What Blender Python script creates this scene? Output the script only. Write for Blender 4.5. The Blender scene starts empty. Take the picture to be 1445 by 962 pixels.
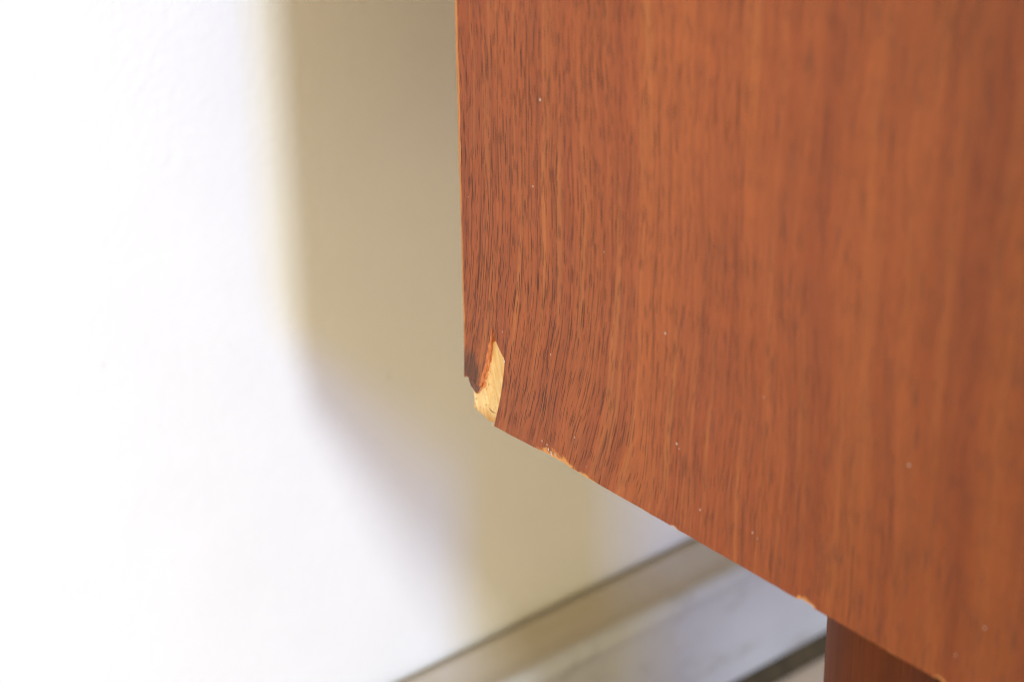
import bpy, bmesh, math, random
from mathutils import Vector, Matrix
from mathutils.geometry import delaunay_2d_cdt

random.seed(7)
scene = bpy.context.scene
col = scene.collection

# ---------------------------------------------------------------- camera, world, lights, exposure
ZC = 0.258                                     # height of the cabinet's underside above the floor (m)
CAM_POS = Vector((-0.29723, -0.38255, ZC + 0.26126))
cam_d = bpy.data.cameras.new('camera')
cam = bpy.data.objects.new('camera', cam_d)
col.objects.link(cam)
cam.matrix_world = Matrix.Translation(CAM_POS) @ Matrix(((0.76953, 0.29489, -0.56644),
                                                         (-0.63846, 0.33643, -0.69223),
                                                         (-0.01356, 0.89434, 0.44717))).to_4x4()
cam_d.sensor_fit = 'HORIZONTAL'
cam_d.sensor_width = 36.0
cam_d.lens = 36.0 * 3000.0 / 1445.0
cam_d.clip_start = 0.02
cam_d.clip_end = 60.0
cam_d.dof.use_dof = True
cam_d.dof.focus_distance = 0.523
cam_d.dof.aperture_fstop = 10.5
cam_d.dof.aperture_blades = 9
scene.camera = cam
scene.cycles.use_denoising = True
scene.cycles.denoiser = 'OPENIMAGEDENOISE'
scene.cycles.denoising_input_passes = 'RGB_ALBEDO'
scene.cycles.denoising_prefilter = 'NONE'
scene.cycles.filter_width = 1.2

world = bpy.data.worlds.new('World')
scene.world = world
world.use_nodes = True
bg = world.node_tree.nodes['Background']
bg.inputs['Color'].default_value = (0.97, 0.84, 0.51, 1.0)      # warm light returned by the room
bg.inputs['Strength'].default_value = 1.44

scene.view_settings.view_transform = 'Standard'
scene.view_settings.look = 'None'
scene.view_settings.exposure = 0.0
scene.view_settings.gamma = 1.0
scene.view_settings.use_curve_mapping = False


def area_lamp(name, loc, target, w, h, power, color, shape='ELLIPSE'):
    d = bpy.data.lights.new(name, 'AREA')
    d.shape = shape
    d.size, d.size_y = w, h
    d.energy = power
    d.color = color
    o = bpy.data.objects.new(name, d)
    col.objects.link(o)
    o.location = loc
    o.rotation_euler = (Vector(target) - Vector(loc)).to_track_quat('-Z', 'Y').to_euler()
    return o


CORNER = Vector((0.0, 0.0, ZC))
KEY_DIR = Vector((-0.26, -1.0, 0.47)).normalized()
area_lamp('window_key_light', CORNER + KEY_DIR * 2.6, CORNER + Vector((-0.05, 0.1, 0)), 0.25, 0.25, 42.5, (0.83, 0.96, 1.10))
LOW_DIR = Vector((-0.22, -1.0, 0.28)).normalized()
area_lamp('low_glass_door_light', Vector((0.12, 0.13, ZC - 0.16)) + LOW_DIR * 3.0, (0.12, 0.13, ZC - 0.16), 0.26, 0.20, 34.0,
          (0.12, 0.32, 1.0), 'RECTANGLE')


# ---------------------------------------------------------------- node helpers
class V:
    """A float socket or number with arithmetic that makes Math nodes."""
    nt = None

    def __init__(self, s): self.s = s

    @staticmethod
    def m(op, *a, clamp=False):
        n = V.nt.nodes.new('ShaderNodeMath')
        n.operation = op
        n.use_clamp = clamp
        for i, x in enumerate(a):
            x = x.s if isinstance(x, V) else x
            if isinstance(x, (int, float)): n.inputs[i].default_value = x
            else: V.nt.links.new(x, n.inputs[i])
        return V(n.outputs[0])

    def __add__(s, o): return V.m('ADD', s, o)
    __radd__ = __add__
    def __sub__(s, o): return V.m('SUBTRACT', s, o)
    def __rsub__(s, o): return V.m('SUBTRACT', o, s)
    def __mul__(s, o): return V.m('MULTIPLY', s, o)
    __rmul__ = __mul__
    def __truediv__(s, o): return V.m('DIVIDE', s, o)


def ramp(x, a, b):                             # smoothstep from a to b (a may exceed b)
    n = V.nt.nodes.new('ShaderNodeMapRange')
    n.interpolation_type = 'SMOOTHSTEP'
    n.clamp = True
    lo, hi, t0, t1 = (a, b, 0.0, 1.0) if a < b else (b, a, 1.0, 0.0)
    n.inputs['From Min'].default_value = lo
    n.inputs['From Max'].default_value = hi
    n.inputs['To Min'].default_value = t0
    n.inputs['To Max'].default_value = t1
    V.nt.links.new(x.s, n.inputs['Value'])
    return V(n.outputs[0])


def vec(x, y, z=0.0):
    n = V.nt.nodes.new('ShaderNodeCombineXYZ')
    for i, q in enumerate((x, y, z)):
        if isinstance(q, V): V.nt.links.new(q.s, n.inputs[i])
        else: n.inputs[i].default_value = q
    return n.outputs[0]


def noise(v, scale=1.0, detail=2.0, rough=0.5, dist=0.0):
    n = V.nt.nodes.new('ShaderNodeTexNoise')
    V.nt.links.new(v, n.inputs['Vector'])
    n.inputs['Scale'].default_value = scale
    n.inputs['Detail'].default_value = detail
    n.inputs['Roughness'].default_value = rough
    n.inputs['Distortion'].default_value = dist
    return V(n.outputs[0])


def voronoi(v):
    n = V.nt.nodes.new('ShaderNodeTexVoronoi')
    n.voronoi_dimensions = '2D'
    n.inputs['Scale'].default_value = 1.0
    V.nt.links.new(v, n.inputs['Vector'])
    sep = V.nt.nodes.new('ShaderNodeSeparateColor')
    V.nt.links.new(n.outputs['Color'], sep.inputs[0])
    return V(n.outputs['Distance']), V(sep.outputs[0]), V(sep.outputs[1])


def mix(f, a, b):
    n = V.nt.nodes.new('ShaderNodeMix')
    n.data_type = 'RGBA'
    if isinstance(f, V): V.nt.links.new(f.s, n.inputs[0])
    else: n.inputs[0].default_value = f
    for i, c in ((6, a), (7, b)):
        if isinstance(c, tuple): n.inputs[i].default_value = (*c, 1.0)
        else: V.nt.links.new(c, n.inputs[i])
    return n.outputs[2]


def scale_col(c, f):
    n = V.nt.nodes.new('ShaderNodeVectorMath')
    n.operation = 'SCALE'
    if isinstance(c, tuple): n.inputs[0].default_value = c
    else: V.nt.links.new(c, n.inputs[0])
    V.nt.links.new(f.s, n.inputs['Scale'])
    return n.outputs[0]


def new_mat(name):
    m = bpy.data.materials.new(name)
    m.use_nodes = True
    V.nt = m.node_tree
    b = m.node_tree.nodes['Principled BSDF']
    tc = m.node_tree.nodes.new('ShaderNodeTexCoord')
    sep = m.node_tree.nodes.new('ShaderNodeSeparateXYZ')
    m.node_tree.links.new(tc.outputs['Object'], sep.inputs[0])
    ax = [V(sep.outputs[i]) * 1000.0 for i in range(3)]           # millimetres
    return m, b, ax, tc.outputs['Object']


def set_in(b, name, v):
    if isinstance(v, V): V.nt.links.new(v.s, b.inputs[name])
    elif isinstance(v, tuple): b.inputs[name].default_value = (*v, 1.0)
    elif isinstance(v, (int, float)): b.inputs[name].default_value = v
    else: V.nt.links.new(v, b.inputs[name])


def bump(b, h, dist_mm, strength=1.0):
    n = V.nt.nodes.new('ShaderNodeBump')
    n.inputs['Strength'].default_value = strength
    n.inputs['Distance'].default_value = dist_mm / 1000.0
    V.nt.links.new(h.s, n.inputs['Height'])
    V.nt.links.new(n.outputs[0], b.inputs['Normal'])


# ---------------------------------------------------------------- materials
def mat_veneer():
    m, b, (X, Y, Z), _ = new_mat('reddish_brown_veneer')
    d = Y * -1.0                                                  # distance from the back edge
    W = ramp(d, 98.0, 34.0)
    g = 40.0 - Z
    G = (g + V.m('SQRT', g * g + 400.0)) * 0.5
    low = noise(vec(Y * 0.018, Z * 0.010), 1.0, 2.0)
    mid = noise(vec(Y * 0.09, Z * 0.022, 4.0), 1.0, 2.0)
    u = Y - W * G * 0.24 + (low - 0.5) * 9.0 + (mid - 0.5) * 1.3
    # broad figure of the sheet
    tone = noise(vec(u * 0.11, Z * 0.0045, 1.3), 1.0, 4.0, 0.6)
    tone2 = noise(vec(u * 0.42, Z * 0.010, 7.7), 1.0, 3.0, 0.55)
    fib = noise(vec(u * 2.3, Z * 0.055, 2.1), 1.0, 3.0, 0.6)
    fib2 = noise(vec(u * 6.0, Z * 0.25, 9.1), 1.0, 2.0, 0.6)
    blot = noise(vec(u * 0.16, Z * 0.075, 5.2), 1.0, 3.0, 0.6)
    c = mix(ramp(tone, 0.36, 0.66), (0.282, 0.066, 0.0175), (0.350, 0.091, 0.0225))
    c = mix(ramp(tone2, 0.53, 0.70) * (0.48 - 0.34 * ramp(d, 70.0, 150.0)), c, (0.430, 0.150, 0.040))
    c = mix(ramp(tone2, 0.46, 0.28) * 0.28, c, (0.220, 0.052, 0.016))
    c = scale_col(c, 1.0 + (fib - 0.5) * 0.58 + (fib2 - 0.5) * 0.40 + (blot - 0.5) * 0.28)
    falloff = ramp(d + (low - 0.5) * 60.0, 40.0, 170.0)                # light falloff painted into the veneer colour, darker away from the back edge
    c = mix(falloff, c, scale_col(c, falloff * -0.30 + 1.0))
    # open pores: short dark dashes that follow the grain, crowded towards the back edge
    dens = noise(vec(u * 0.10, Z * 0.020, 3.3), 1.0, 3.0, 0.6)
    crowd = ramp(d, 125.0, 15.0)
    d1, r1, q1 = voronoi(vec(u * 1.25, Z * 0.036))
    p1 = ramp(d1 - (0.05 + r1 * 0.12), 0.022, -0.028) * ramp(q1 + crowd * 0.50 + (dens - 0.5) * 0.9, 0.66, 0.74) * (0.55 + crowd * 0.45)
    d5, r5, q5 = voronoi(vec(u * 2.2 + 17.0, Z * 0.105))
    p5 = ramp(d5 - (0.08 + r5 * 0.16), 0.035, -0.045) * ramp(q5 + crowd * 0.46 + (dens - 0.5) * 0.9, 0.62, 0.72) * (0.6 + crowd * 0.4)
    p1 = V.m('MAXIMUM', p1, p5 * 0.85)
    # long hairlines, broken into lengths
    la = noise(vec(u * 3.1, Z * 0.010, 40.0), 1.0, 1.0, 0.5)
    ga = noise(vec(u * 1.3, Z * 0.105, 44.0), 1.0, 2.0, 0.55)
    p2 = ramp(la, 0.575, 0.655) * ramp(ga + crowd * 0.11 + (dens - 0.5) * 0.35, 0.49, 0.57) * (0.50 + crowd * 0.50)
    lb = noise(vec(u * 1.7, Z * 0.007, 50.0), 1.0, 1.0, 0.5)
    gb = noise(vec(u * 0.8, Z * 0.060, 54.0), 1.0, 2.0, 0.55)
    p3 = ramp(V.m('ABSOLUTE', lb - 0.52), 0.030, 0.006) * ramp(gb + (dens - 0.5) * 0.3, 0.50, 0.58)
    pores = V.m('MAXIMUM', V.m('MAXIMUM', p1 * 0.92, p2 * 0.62), p3 * 0.52, clamp=True)
    c = mix(pores, c, (0.024, 0.012, 0.009))
    sm = noise(vec(u * 0.52, Z * 0.085, 61.0), 1.0, 3.0, 0.6)
    c = mix(ramp(sm, 0.55, 0.72) * (0.22 + falloff * 0.40), c, (0.120, 0.036, 0.018))
    # soft grey-brown clouding between the pores
    cl = noise(vec(u * 0.30, Z * 0.045, 8.8), 1.0, 3.0, 0.65)
    c = mix(ramp(cl, 0.57, 0.78) * 0.15, c, (0.120, 0.046, 0.028))
    # dark soaked-in stain on the broken flap by the corner
    sx = (d - 2.6) / 3.9
    sz = (Z - 11.5) / 7.5
    st = ramp(sx * sx + sz * sz + (noise(vec(u * 1.3, Z * 0.20, 6.0), 1.0, 4.0, 0.65) - 0.5) * 2.2, 1.15, 0.1)
    c = mix(st * 0.74, c, (0.066, 0.032, 0.020))
    # rubbed arris: along the back edge and, in places, along the bottom edge, with a thin painted highlight there
    en = noise(vec(Y * 0.5, Z * 0.14, 1.0), 1.0, 3.0, 0.6)
    back_wear = ramp(d - (en - 0.30) * 1.5 - ramp(Z, 40.0, 110.0) * 0.25, 0.42, 0.05) * ramp(Z, 14.0, 24.0)
    wear_glint = back_wear * 0.6
    bn = noise(vec(Y * 0.55, Z * 0.55, 2.0), 1.0, 4.0, 0.65)
    for y0, half, depth in ((36.0, 9.5, 3.0), (46.0, 6.0, 1.2), (78.0, 2.2, 1.0), (119.8, 3.4, 2.2), (157.5, 2.2, 1.8), (55.0, 9.0, 0.35), (98.0, 14.0, 0.3), (140.0, 12.0, 0.35)):  # the shallowest strips paint in a thin highlight along the edge
        t = (d - y0) / half
        e = (Z + 0.2) / depth + t * t + (bn - 0.5) * 2.2
        wear_glint = V.m('MAXIMUM', wear_glint, ramp(e, 0.95, 0.25))
    c = mix(wear_glint * 0.9, c, (0.700, 0.320, 0.090))
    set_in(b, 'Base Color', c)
    smud = noise(vec(Y * 0.030, Z * 0.045, 21.0), 1.0, 4.0, 0.6)
    set_in(b, 'Roughness', 0.38 + (smud - 0.5) * 0.35 + pores * 0.25 + (fib - 0.5) * 0.12)
    b.inputs['Specular IOR Level'].default_value = 0.22
    bump(b, fib * 0.25 + fib2 * 0.15 - pores * 1.0, 0.10, 0.55)
    return m


def mat_dark_wood(name, base, dark):
    m, b, (X, Y, Z), _ = new_mat(name)
    f = noise(vec(X * 0.09 + Y * 0.07, Y * 0.09, Z * 0.012), 1.0, 4.0, 0.6)
    f2 = noise(vec(X * 1.8, Y * 1.8, Z * 0.06), 1.0, 2.0)
    c = mix(ramp(f, 0.35, 0.68), dark, base)
    set_in(b, 'Base Color', scale_col(c, 1.0 + (f2 - 0.5) * 0.5))
    b.inputs['Roughness'].default_value = 0.6
    b.inputs['Specular IOR Level'].default_value = 0.18
    bump(b, f2, 0.05, 0.4)
    return m


def mat_core():
    m, b, (X, Y, Z), _ = new_mat('pale_core_wood')
    u = Y - Z * 0.28
    f = noise(vec(u * 0.75, Z * 0.10), 1.0, 4.0, 0.6)
    f2 = noise(vec(u * 3.5, Z * 0.45, 2.0), 1.0, 3.0, 0.6)
    c = mix(ramp(f, 0.32, 0.70), (0.800, 0.500, 0.200), (0.900, 0.700, 0.360))
    c = scale_col(c, 1.0 + (f2 - 0.5) * 0.28)
    # crumbs of old glue and dirt
    sp = noise(vec(Y * 1.5, Z * 1.1, 3.0), 1.0, 3.0, 0.6)
    near = ramp(u + (noise(vec(Y * 0.5, Z * 0.5, 8.0)) - 0.5) * 3.0, -15.5, -8.5)
    c = mix(ramp(sp, 0.60, 0.68) * near * 0.9, c, (0.270, 0.095, 0.030))
    # orange toothed rim below the flap and towards the break
    lowr = ramp(Z + (f - 0.5) * 5.0, 3.2, -1.2)
    c = mix(lowr * 0.62, c, (0.500, 0.230, 0.070))
    set_in(b, 'Base Color', c)
    b.inputs['Roughness'].default_value = 0.72
    b.inputs['Specular IOR Level'].default_value = 0.2
    bump(b, f * 0.6 + f2 * 0.5 - ramp(sp, 0.58, 0.68) * 0.5, 0.22, 0.8)
    return m


def mat_torn():
    m, b, (X, Y, Z), _ = new_mat('torn_orange_fibre')
    f = noise(vec(X * 3.2, Y * 1.2, Z * 0.55), 1.0, 4.0, 0.7)
    c = mix(ramp(f, 0.34, 0.66), (0.460, 0.120, 0.030), (0.720, 0.270, 0.080))
    set_in(b, 'Base Color', c)
    b.inputs['Roughness'].default_value = 0.75
    bump(b, f, 0.25, 0.9)
    return m


def mat_splinter():
    m, b, (X, Y, Z), _ = new_mat('splintered_dark_veneer')
    u = Y - Z * 0.35
    f = noise(vec(u * 1.7, Z * 0.30), 1.0, 4.0, 0.7)
    c = mix(ramp(f, 0.36, 0.64), (0.075, 0.032, 0.024), (0.260, 0.095, 0.052))
    set_in(b, 'Base Color', c)
    b.inputs['Roughness'].default_value = 0.7
    bump(b, f, 0.3, 0.9)
    return m


def mat_paint(name, c, grain, dist, rough, mott=0.04, shade_grime=False):
    m, b, (X, Y, Z), _ = new_mat(name)
    h = noise(vec(X * grain, Y * grain, Z * grain), 1.0, 3.0, 0.55)
    h2 = noise(vec(X * 0.02, Y * 0.02, Z * 0.02, ), 1.0, 3.0, 0.6)
    s = noise(vec(X * 0.07, Y * 0.07, Z * 0.07), 1.0, 4.0, 0.7)
    f = 1.0 + (h2 - 0.5) * mott - ramp(s, 0.66, 0.80) * mott * 1.2
    cc = scale_col(c, f)
    if shade_grime:                                                     # shade in the moulding's hollow painted in tan, and scuffs on the paint
        dn = noise(vec(X * 0.05, Y * 0.3, Z * 0.3, ), 1.0, 3.0)
        k = ramp(Z, 63.5, 65.2) * ramp(Y + (dn - 0.5) * 6.0, (WALL_Y - 0.0235) * 1000, (WALL_Y - 0.0165) * 1000)
        sc = noise(vec(X * 0.022 + Z * 0.030, Z * 0.050 - X * 0.020, 3.0), 1.0, 4.0, 0.65)
        cc = mix(ramp(sc, 0.52, 0.68) * 0.42, cc, (0.300, 0.270, 0.235))          # scuffs and old grime
        cc = mix(k * 0.75, cc, (0.430, 0.345, 0.235))
    set_in(b, 'Base Color', cc)
    b.inputs['Roughness'].default_value = rough
    bump(b, h + h2 * 0.4, dist, 0.8)
    return m


def mat_floor():
    m, b, (X, Y, Z), _ = new_mat('greyed_tan_floor')
    f = noise(vec(X * 0.012, Y * 0.30), 1.0, 4.0, 0.6)
    c = mix(ramp(f, 0.3, 0.7), (0.480, 0.380, 0.300), (0.600, 0.490, 0.400))
    set_in(b, 'Base Color', c)
    b.inputs['Roughness'].default_value = 0.5
    bump(b, f, 0.2, 0.5)
    return m


def mat_plain(name, c, rough):
    m, b, (X, Y, Z), _ = new_mat(name)
    f = noise(vec(X * 2.0, Y * 2.0, Z * 2.0), 1.0, 2.0)
    set_in(b, 'Base Color', scale_col(c, 0.85 + f * 0.3))
    b.inputs['Roughness'].default_value = rough
    return m


WALL_Y = 0.130                                    # the wall's face, behind the cabinet's back edge
M_VENEER = mat_veneer()
M_DARK = mat_dark_wood('dark_stained_wood', (0.135, 0.034, 0.010), (0.095, 0.025, 0.008))
M_CORE = mat_core()
M_TORN = mat_torn()
M_SPLINTER = mat_splinter()
M_WALL = mat_paint('cream_wall_paint', (0.80, 0.775, 0.72), 0.30, 0.5, 0.75, 0.10)
M_SKIRT = mat_paint('gloss_white_paint', (0.50, 0.505, 0.52), 0.20, 0.12, 0.42, 0.34, shade_grime=True)
M_FLOOR = mat_floor()
M_GAP_SHADE = mat_dark_wood('dark_olive_brown_gap_shade', (0.070, 0.050, 0.026), (0.042, 0.031, 0.018))
M_DUST = mat_plain('white_dust', (0.64, 0.55, 0.44), 0.9)
M_METAL = mat_plain('dull_brass', (0.45, 0.32, 0.14), 0.4)


# ---------------------------------------------------------------- mesh helpers
def obj(name, bm, mats, parent=None, loc=(0, 0, 0), smooth=False):
    me = bpy.data.meshes.new(name)
    bmesh.ops.recalc_face_normals(bm, faces=bm.faces)
    bm.to_mesh(me)
    bm.free()
    for m in (mats if isinstance(mats, (list, tuple)) else [mats]):
        me.materials.append(m)
    if smooth:
        for p in me.polygons: p.use_smooth = True
    o = bpy.data.objects.new(name, me)
    col.objects.link(o)
    o.parent = parent
    o.location = loc
    return o


def box_bm(x0, x1, y0, y1, z0, z1, bevel=0.0):
    bm = bmesh.new()
    bmesh.ops.create_cube(bm, size=1.0)
    for v in bm.verts:
        v.co = Vector(((x0 + x1) / 2 + v.co.x * (x1 - x0), (y0 + y1) / 2 + v.co.y * (y1 - y0), (z0 + z1) / 2 + v.co.z * (z1 - z0)))
    if bevel:
        bmesh.ops.bevel(bm, geom=bm.edges[:], offset=bevel, segments=2, profile=0.6, affect='EDGES')
    return bm


def slab_bm(pts, x0, x1, side_mat=None):
    """A sheet parallel to the y-z plane, outline in millimetres, front at x0, back at x1; side_mat(i) gives the material of edge i."""
    bm = bmesh.new()
    n = len(pts)
    flat, _, tris, _, _, _ = delaunay_2d_cdt([Vector(p) for p in pts], [(i, (i + 1) % n) for i in range(n)], [], 1, 1e-6)
    assert len(flat) == n, (len(flat), n)
    a = [bm.verts.new((x0, p[0] / 1000, p[1] / 1000)) for p in flat]
    c = [bm.verts.new((x1, p[0] / 1000, p[1] / 1000)) for p in flat]
    for t in tris:
        bm.faces.new([a[i] for i in t])
        bm.faces.new([c[i] for i in reversed(t)])
    for i in range(n):
        j = (i + 1) % n
        f = bm.faces.new((a[j], a[i], c[i], c[j]))
        if side_mat: f.material_index = side_mat(i)
    return bm


def ragged(p, q, step, amp):
    """Points from p towards q (q left out) with a little unevenness."""
    L = math.dist(p, q)
    k = max(1, int(L / step))
    nx, nz = -(q[1] - p[1]) / L, (q[0] - p[0]) / L
    out = []
    for i in range(k):
        t = i / k
        j = 0 if i == 0 else random.uniform(-amp, amp)
        out.append((p[0] + (q[0] - p[0]) * t + nx * j, p[1] + (q[1] - p[1]) * t + nz * j))
    return out


def tag(o, label=None, cat=None, group=None, kind=None):
    for k, v in (('label', label), ('category', cat), ('group', group), ('kind', kind)):
        if v: o[k] = v
    return o


# ---------------------------------------------------------------- setting: wall, skirting, floor
wall = obj('wall', box_bm(-2.2, 2.2, WALL_Y, WALL_Y + 0.12, -0.05, 2.4), M_WALL)
tag(wall, 'cream painted wall behind the cabinet, sunlit white with a soft shadow', 'wall', kind='structure')
floor = obj('floor', box_bm(-2.2, 2.2, -3.2, WALL_Y - 0.0005, -0.05, 0.0), M_FLOOR)
tag(floor, 'greyed tan floor in the dark gap under the skirting board', 'floor', kind='structure')

# profile of the skirting: quirk by the wall, shallow cove, rounded nose, flat face, open joint at the floor
prof = [(0.0, 0.0690), (-0.0026, 0.0690), (-0.0030, 0.0722), (-0.0046, 0.0700), (-0.0070, 0.0672), (-0.0105, 0.0654), (-0.0145, 0.0650), (-0.0180, 0.0658),
        (-0.0206, 0.0664), (-0.0228, 0.0660), (-0.0242, 0.0645), (-0.0246, 0.0622), (-0.0238, 0.0600), (-0.0222, 0.0580), (-0.0216, 0.0550), (-0.0216, 0.0125), (-0.0204, 0.0108),
        (-0.0110, 0.0106), (0.0, 0.0106)]
bm = bmesh.new()
xs = [-2.2, -1.0, -0.3, 0.0, 0.3, 0.6, 1.2, 2.2]
rows = [[bm.verts.new((x, WALL_Y - 0.0008 + y, z)) for y, z in prof] for x in xs]
for r0, r1 in zip(rows, rows[1:]):
    for i in range(len(prof) - 1):
        bm.faces.new((r0[i], r0[i + 1], r1[i + 1], r1[i]))
skirt = obj('skirting_board', bm, M_SKIRT, smooth=True)
tag(skirt, 'white painted skirting board with a moulded top along the wall foot', 'skirting board', kind='structure')

gap_strip_prof = [(-0.0100, 0.0104), (-0.0190, 0.0098), (-0.0216, 0.0082), (-0.0228, 0.0058), (-0.0232, 0.0030), (-0.0233, 0.0002)]  # dark strip painting in the shade of the open joint at the floor
bm = bmesh.new()
rows = [[bm.verts.new((x, WALL_Y + y, z)) for y, z in gap_strip_prof] for x in xs]
for r0, r1 in zip(rows, rows[1:]):
    for i in range(len(gap_strip_prof) - 1):
        bm.faces.new((r0[i], r0[i + 1], r1[i + 1], r1[i]))
obj('gap_shade_strip', bm, M_GAP_SHADE, skirt, smooth=True)

# ---------------------------------------------------------------- the cabinet
CX, CY = 0.45, -0.155
cabinet = bpy.data.objects.new('cabinet', None)
col.objects.link(cabinet)
cabinet.location = (CX, CY, 0.0)
tag(cabinet, 'reddish brown wooden cabinet on round legs with chipped lower back corner', 'cabinet')
CW, CD, CH = 0.90, 0.31, 0.46                     # carcass width, depth, height
O = (-CX, -CY, ZC)                                # the lower back corner of the side panel, in the cabinet's frame
T = 0.0016                                        # thickness of the veneer with its backing layer

core_corner = [(-0.35, 12.0), (-0.50, 8.2), (-0.75, 6.4), (-1.55, 4.5), (-1.85, 3.2), (-1.83, 2.1), (-1.50, 1.0), (-1.75, 0.35), (-2.55, -0.05), (-3.6, -0.20),
               (-4.6, -0.40), (-5.6, -0.52), (-6.4, -0.75), (-7.2, -1.15), (-8.2, -1.15), (-9.6, -0.85), (-11.6, -0.60)]
pts = ragged((-0.35, CH * 1000), (-0.35, 12.0), 20.0, 0.05) + core_corner + \
    [(-16.0, 0.30), (-CD * 1000, 0.30), (-CD * 1000, CH * 1000)]
panel = obj('side_panel', slab_bm(pts, T, 0.019), M_CORE, cabinet, O)
tag(panel, 'pale core board of the side panel, bared at the broken corner')

# veneer sheet with the torn bay at the lower back corner
back_edge = ragged((0.0, CH * 1000), (0.06, 15.5), 5.0, 0.09)
flap_end = [(0.06, 15.5), (0.18, 12.6), (0.23, 10.9), (0.36, 9.3), (0.10, 8.95), (-0.35, 9.25), (-0.60, 9.82), (-1.16, 9.40), (-1.62, 9.95), (-2.07, 10.15),
            (-2.75, 9.6), (-3.50, 10.2), (-4.20, 9.3), (-4.64, 8.7), (-5.25, 8.4), (-5.77, 8.59)]
torn_left = [(-6.3, 9.9), (-6.75, 11.6), (-7.05, 12.2), (-7.85, 14.3), (-8.59, 16.38), (-8.95, 18.3), (-9.55, 19.95), (-9.95, 22.0), (-10.5, 23.5), (-10.95, 25.2)]
apex = [(-11.25, 26.6), (-11.48, 28.4)]
torn_right = [(-11.97, 26.0), (-12.76, 24.35), (-13.84, 22.98), (-14.92, 21.61), (-16.01, 20.64), (-16.26, 19.34), (-15.92, 16.82), (-15.27, 13.37), (-14.63, 9.89),
              (-13.69, 6.26), (-12.46, 2.49), (-11.52, -0.57)]
bottom = ragged((-11.52, -0.57), (-29.5, 0.10), 2.2, 0.12) + [(-29.5, 0.12), (-31.0, 0.34), (-33.5, 0.46), (-36.2, 0.40), (-39.0, 0.55), (-41.5, 0.22)] + \
    ragged((-41.5, 0.15), (-76.5, 0.0), 3.0, 0.09) + [(-76.5, 0.05), (-77.7, 0.42), (-79.0, 0.04)] + \
    ragged((-79.0, 0.0), (-117.4, -0.05), 3.0, 0.09) + [(-117.4, 0.0), (-118.6, 0.62), (-120.3, 0.52), (-121.6, 0.48), (-122.4, 0.0)] + \
    ragged((-122.4, -0.05), (-156.0, 0.0), 3.0, 0.09) + [(-156.0, 0.0), (-157.3, 0.50), (-158.6, 0.05)] + \
    ragged((-158.6, 0.0), (-CD * 1000, 0.0), 4.0, 0.08) + [(-CD * 1000, 0.0), (-CD * 1000, CH * 1000)]
outline = back_edge + flap_end + torn_left + apex + torn_right[:-1] + bottom
vbm = slab_bm(outline, 0.0, T - 0.00002, lambda i: 1)
rub = []                                          # the handled back and bottom edges are slightly rounded over
for ed in vbm.edges:
    p, q = (v.co * 1000 for v in ed.verts)
    if abs(p.x) < 1e-5 and abs(q.x) < 1e-5 and len({f.material_index for f in ed.link_faces}) == 2:
        if (p.y > -0.3 and q.y > -0.3 and min(p.z, q.z) > 15) or (max(p.y, q.y) < -11.5 and max(p.z, q.z) < 1.0 and min(p.y, q.y) > -CD * 1000 + 1):
            rub.append(ed)
if rub:
    res = bmesh.ops.bevel(vbm, geom=rub, offset=0.00022, offset_type='OFFSET', segments=2, profile=0.5, affect='EDGES', clamp_overlap=True, material=0)
veneer = obj('veneer', vbm, [M_VENEER, M_TORN], panel)
tag(veneer, 'reddish brown open grained veneer with a torn bay at the corner')

# the splinter left hanging below the flap: lower, darker, fibrous
spl = [(-0.35, 13.0), (-0.40, 10.2), (-0.62, 8.6), (-0.66, 8.1), (-1.00, 7.3), (-1.19, 6.5), (-1.75, 6.2), (-2.33, 5.75), (-3.1, 5.25), (-3.76, 5.30), (-4.1, 5.9), (-4.67, 6.5),
       (-5.1, 7.4), (-5.60, 8.5), (-6.2, 9.9), (-6.6, 11.2), (-6.5, 12.6)]
bm = slab_bm(spl, 0.00055, T - 0.0001, lambda i: 1)
for v in bm.verts:                                # it dips towards its tip
    if v.co.x < 0.001: v.co.x += max(0.0, (0.0095 - v.co.z)) * 0.10 + random.uniform(0, 0.00012)
splinter = obj('splinter', bm, [M_SPLINTER, M_TORN], panel)
tag(splinter, 'dark splintered veneer tip hanging over the pale core')

# fibres along the torn left side: thin slivers standing in the bay
bm = bmesh.new()
path = [(-5.9, 7.6)] + torn_left + apex[:1]
for k in range(13):
    t = random.random() * (len(path) - 1.3)
    i = int(t)
    y = path[i][0] + (path[i + 1][0] - path[i][0]) * (t - i)
    z = path[i][1] + (path[i + 1][1] - path[i][1]) * (t - i)
    L = random.uniform(0.9, 2.6)
    w = random.uniform(0.10, 0.26)
    x0 = random.uniform(0.0007, 0.0013)
    y -= random.uniform(0.0, 0.45)
    p = [(y, z), (y - w, z - 0.05), (y - w - 0.22 * L, z + L * 0.9), (y - 0.24 * L + 0.02, z + L)]
    p = [(a, min(bz, 27.0)) for a, bz in p]
    f = [bm.verts.new((x0 + random.uniform(0, 0.00015), a / 1000, bz / 1000)) for a, bz in p]
    r = [bm.verts.new((T + 0.0001, a / 1000, bz / 1000)) for a, bz in p]
    bm.faces.new(f)
    for q in range(4): bm.faces.new((f[q], f[(q + 1) % 4], r[(q + 1) % 4], r[q]))
fib = obj('torn_fibres', bm, M_TORN, panel)
tag(fib, kind='stuff')

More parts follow.
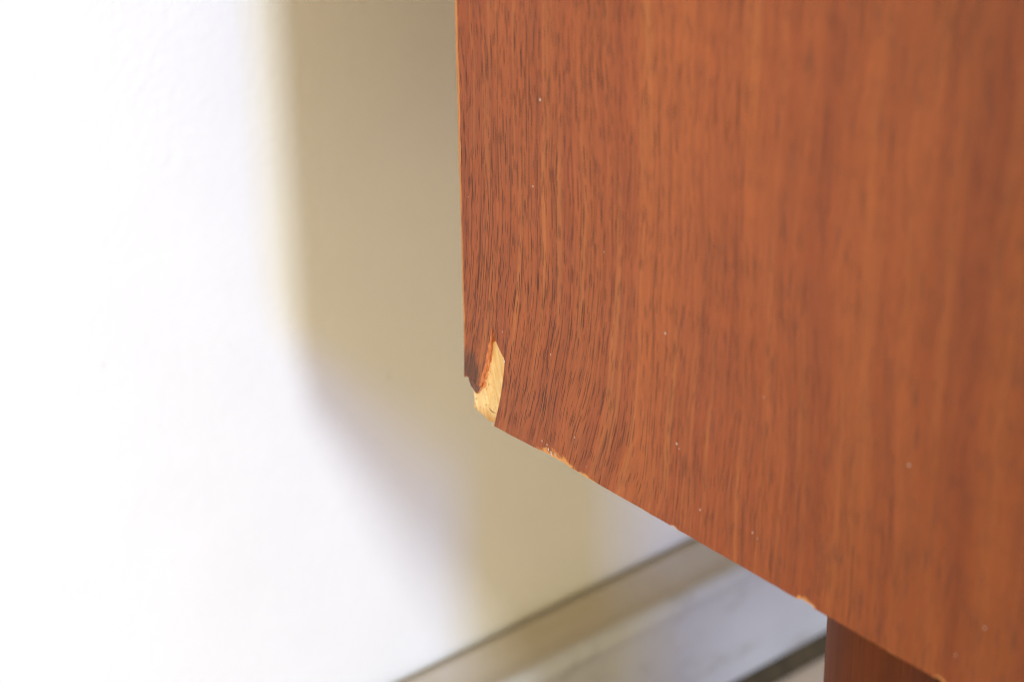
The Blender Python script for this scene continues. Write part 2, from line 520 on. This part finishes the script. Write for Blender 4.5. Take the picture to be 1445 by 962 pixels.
# dust and paint flecks
flecks = [(-30.8, 92.7, .42), (-16.1, 19.8, .55), (-15.6, 27.8, .26), (-34.0, 28.5, .22), (-27.9, 70.4, .30), (-73.7, 49.0, .40), (-78.2, 22.6, .42),
          (-79.0, 21.6, .2), (-145.2, 46.0, .42), (-86.3, 8.7, .38), (-103.0, 10.4, .36), (-104.6, 9.6, .2), (-167.5, 18.2, .33), (-30.5, 3.1, .26), (-32.4, 2.9, .30), (-32.9, 1.7, .34),
          (-34.0, 1.1, .42), (-34.2, .6, .3), (-35.4, 1.3, .26), (-42.8, 9.3, .28), (-104.6, 45.2, .22), (-161, 8.1, .3), (-47.0, 3.0, .18), (-36.2, 0.9, .2), (-37.0, 0.6, .2),
          (-53.0, 62.0, .2), (-3.3, 60.0, .16)]
bm = bmesh.new()
for y, z, r in flecks:
    elong = random.uniform(1.0, 1.5) if y < -36 or y > -30 else random.uniform(1.8, 2.8)
    res = bmesh.ops.create_icosphere(bm, subdivisions=2, radius=1.0)
    k = r * 0.54 / 1000
    for v in res['verts']:
        j = random.uniform(0.5, 1.3)
        zz = v.co.z * k * elong * j
        v.co = Vector((v.co.x * k * 0.35 - 0.00002, y / 1000 + v.co.y * k * j * 0.9 - zz * -0.2, z / 1000 + zz))
for y, z, L in ((-8.3, -1.05, 1.7), (-9.2, -1.15, 1.5), (-8.8, -0.9, 1.2), (-9.7, -0.9, 1.0)):        # pale curl at the break
    p = [(y, z), (y - 0.35, z - 0.1), (y - 0.65, z - L * 0.62), (y - 0.35, z - L * 0.50)]
    bm.faces.new([bm.verts.new((0.0010 + random.uniform(-0.0003, 0.0003), a / 1000, b / 1000)) for a, b in p])
fl = obj('dust_flecks', bm, M_DUST, panel, smooth=True)
tag(fl, kind='stuff')

# dark hairline in the bared core
bm = bmesh.new()
crack = [(-7.5, 3.0), (-8.0, 2.35), (-8.7, 2.0), (-9.6, 1.95), (-10.4, 2.15)]
v0 = [bm.verts.new((T - 0.00006, y / 1000, (z + 0.03 + 0.24 * math.sin(math.pi * i / 4)) / 1000)) for i, (y, z) in enumerate(crack)]
v1 = [bm.verts.new((T - 0.00006, y / 1000, (z - 0.04) / 1000)) for y, z in crack]
for i in range(4): bm.faces.new((v0[i], v0[i + 1], v1[i + 1], v1[i]))
obj('core_crack', bm, M_SPLINTER, panel)

# the rest of the carcass
e = 0.0006
obj('bottom_panel', box_bm(0.0195, CW - 0.0195, -CD + 0.004, -0.003, 0.002, 0.020), M_DARK, cabinet, O)
obj('top_panel', box_bm(0.0195, CW - 0.0195, -CD + 0.004, -0.003, CH - 0.020, CH - 0.001), M_DARK, cabinet, O)
obj('back_panel', box_bm(0.0195, CW - 0.0195, -0.011, -0.0045 + 0.001, 0.0206, CH - 0.0206), M_DARK, cabinet, O)
obj('side_panel', box_bm(CW - 0.019, CW, -CD, 0.0, 0.0, CH), M_DARK, cabinet, O)
for x0, x1, hx in ((0.0205, CW / 2 - 0.0015, CW / 2 - 0.05), (CW / 2 + 0.0015, CW - 0.0205, CW / 2 + 0.05)):
    dr = obj('door', box_bm(x0, x1, -CD + 0.005, -CD + 0.022, 0.0215, CH - 0.0215, 0.001), M_DARK, cabinet, O)
    hb = bmesh.new()
    bmesh.ops.create_cone(hb, cap_ends=True, segments=20, radius1=0.008, radius2=0.011, depth=0.018, matrix=Matrix.Translation((hx, -CD - 0.004, 0.25)) @ Matrix.Rotation(math.pi / 2, 4, 'X'))
    obj('knob', hb, M_METAL, dr, smooth=False)


def leg_bm():
    bm = bmesh.new()
    seg = 40
    ringz = [(0.0, 0.0165), (0.002, 0.0178), (0.05, 0.0183), (0.14, 0.0189), (0.225, 0.0193), (0.252, 0.0194), (ZC + 0.0015, 0.0194)]
    rings = [[bm.verts.new((r * math.cos(2 * math.pi * k / seg), r * math.sin(2 * math.pi * k / seg), z)) for k in range(seg)] for z, r in ringz]
    for a, b in zip(rings, rings[1:]):
        for k in range(seg):
            bm.faces.new((a[k], a[(k + 1) % seg], b[(k + 1) % seg], b[k]))
    bm.faces.new(rings[0][::-1])
    bm.faces.new(rings[-1])
    return bm


leg = obj('leg', leg_bm(), M_DARK, cabinet, smooth=True)
LX, LY = 0.0690, -0.0920
leg.location = (LX - CX, LY - CY, 0.0)
for x, y in ((LX, -CD + 0.075), (CW - LX, LY), (CW - LX, -CD + 0.075)):
    c = leg.copy()
    col.objects.link(c)
    c.parent = cabinet
    c.location = (x - CX, y - CY, 0.0)
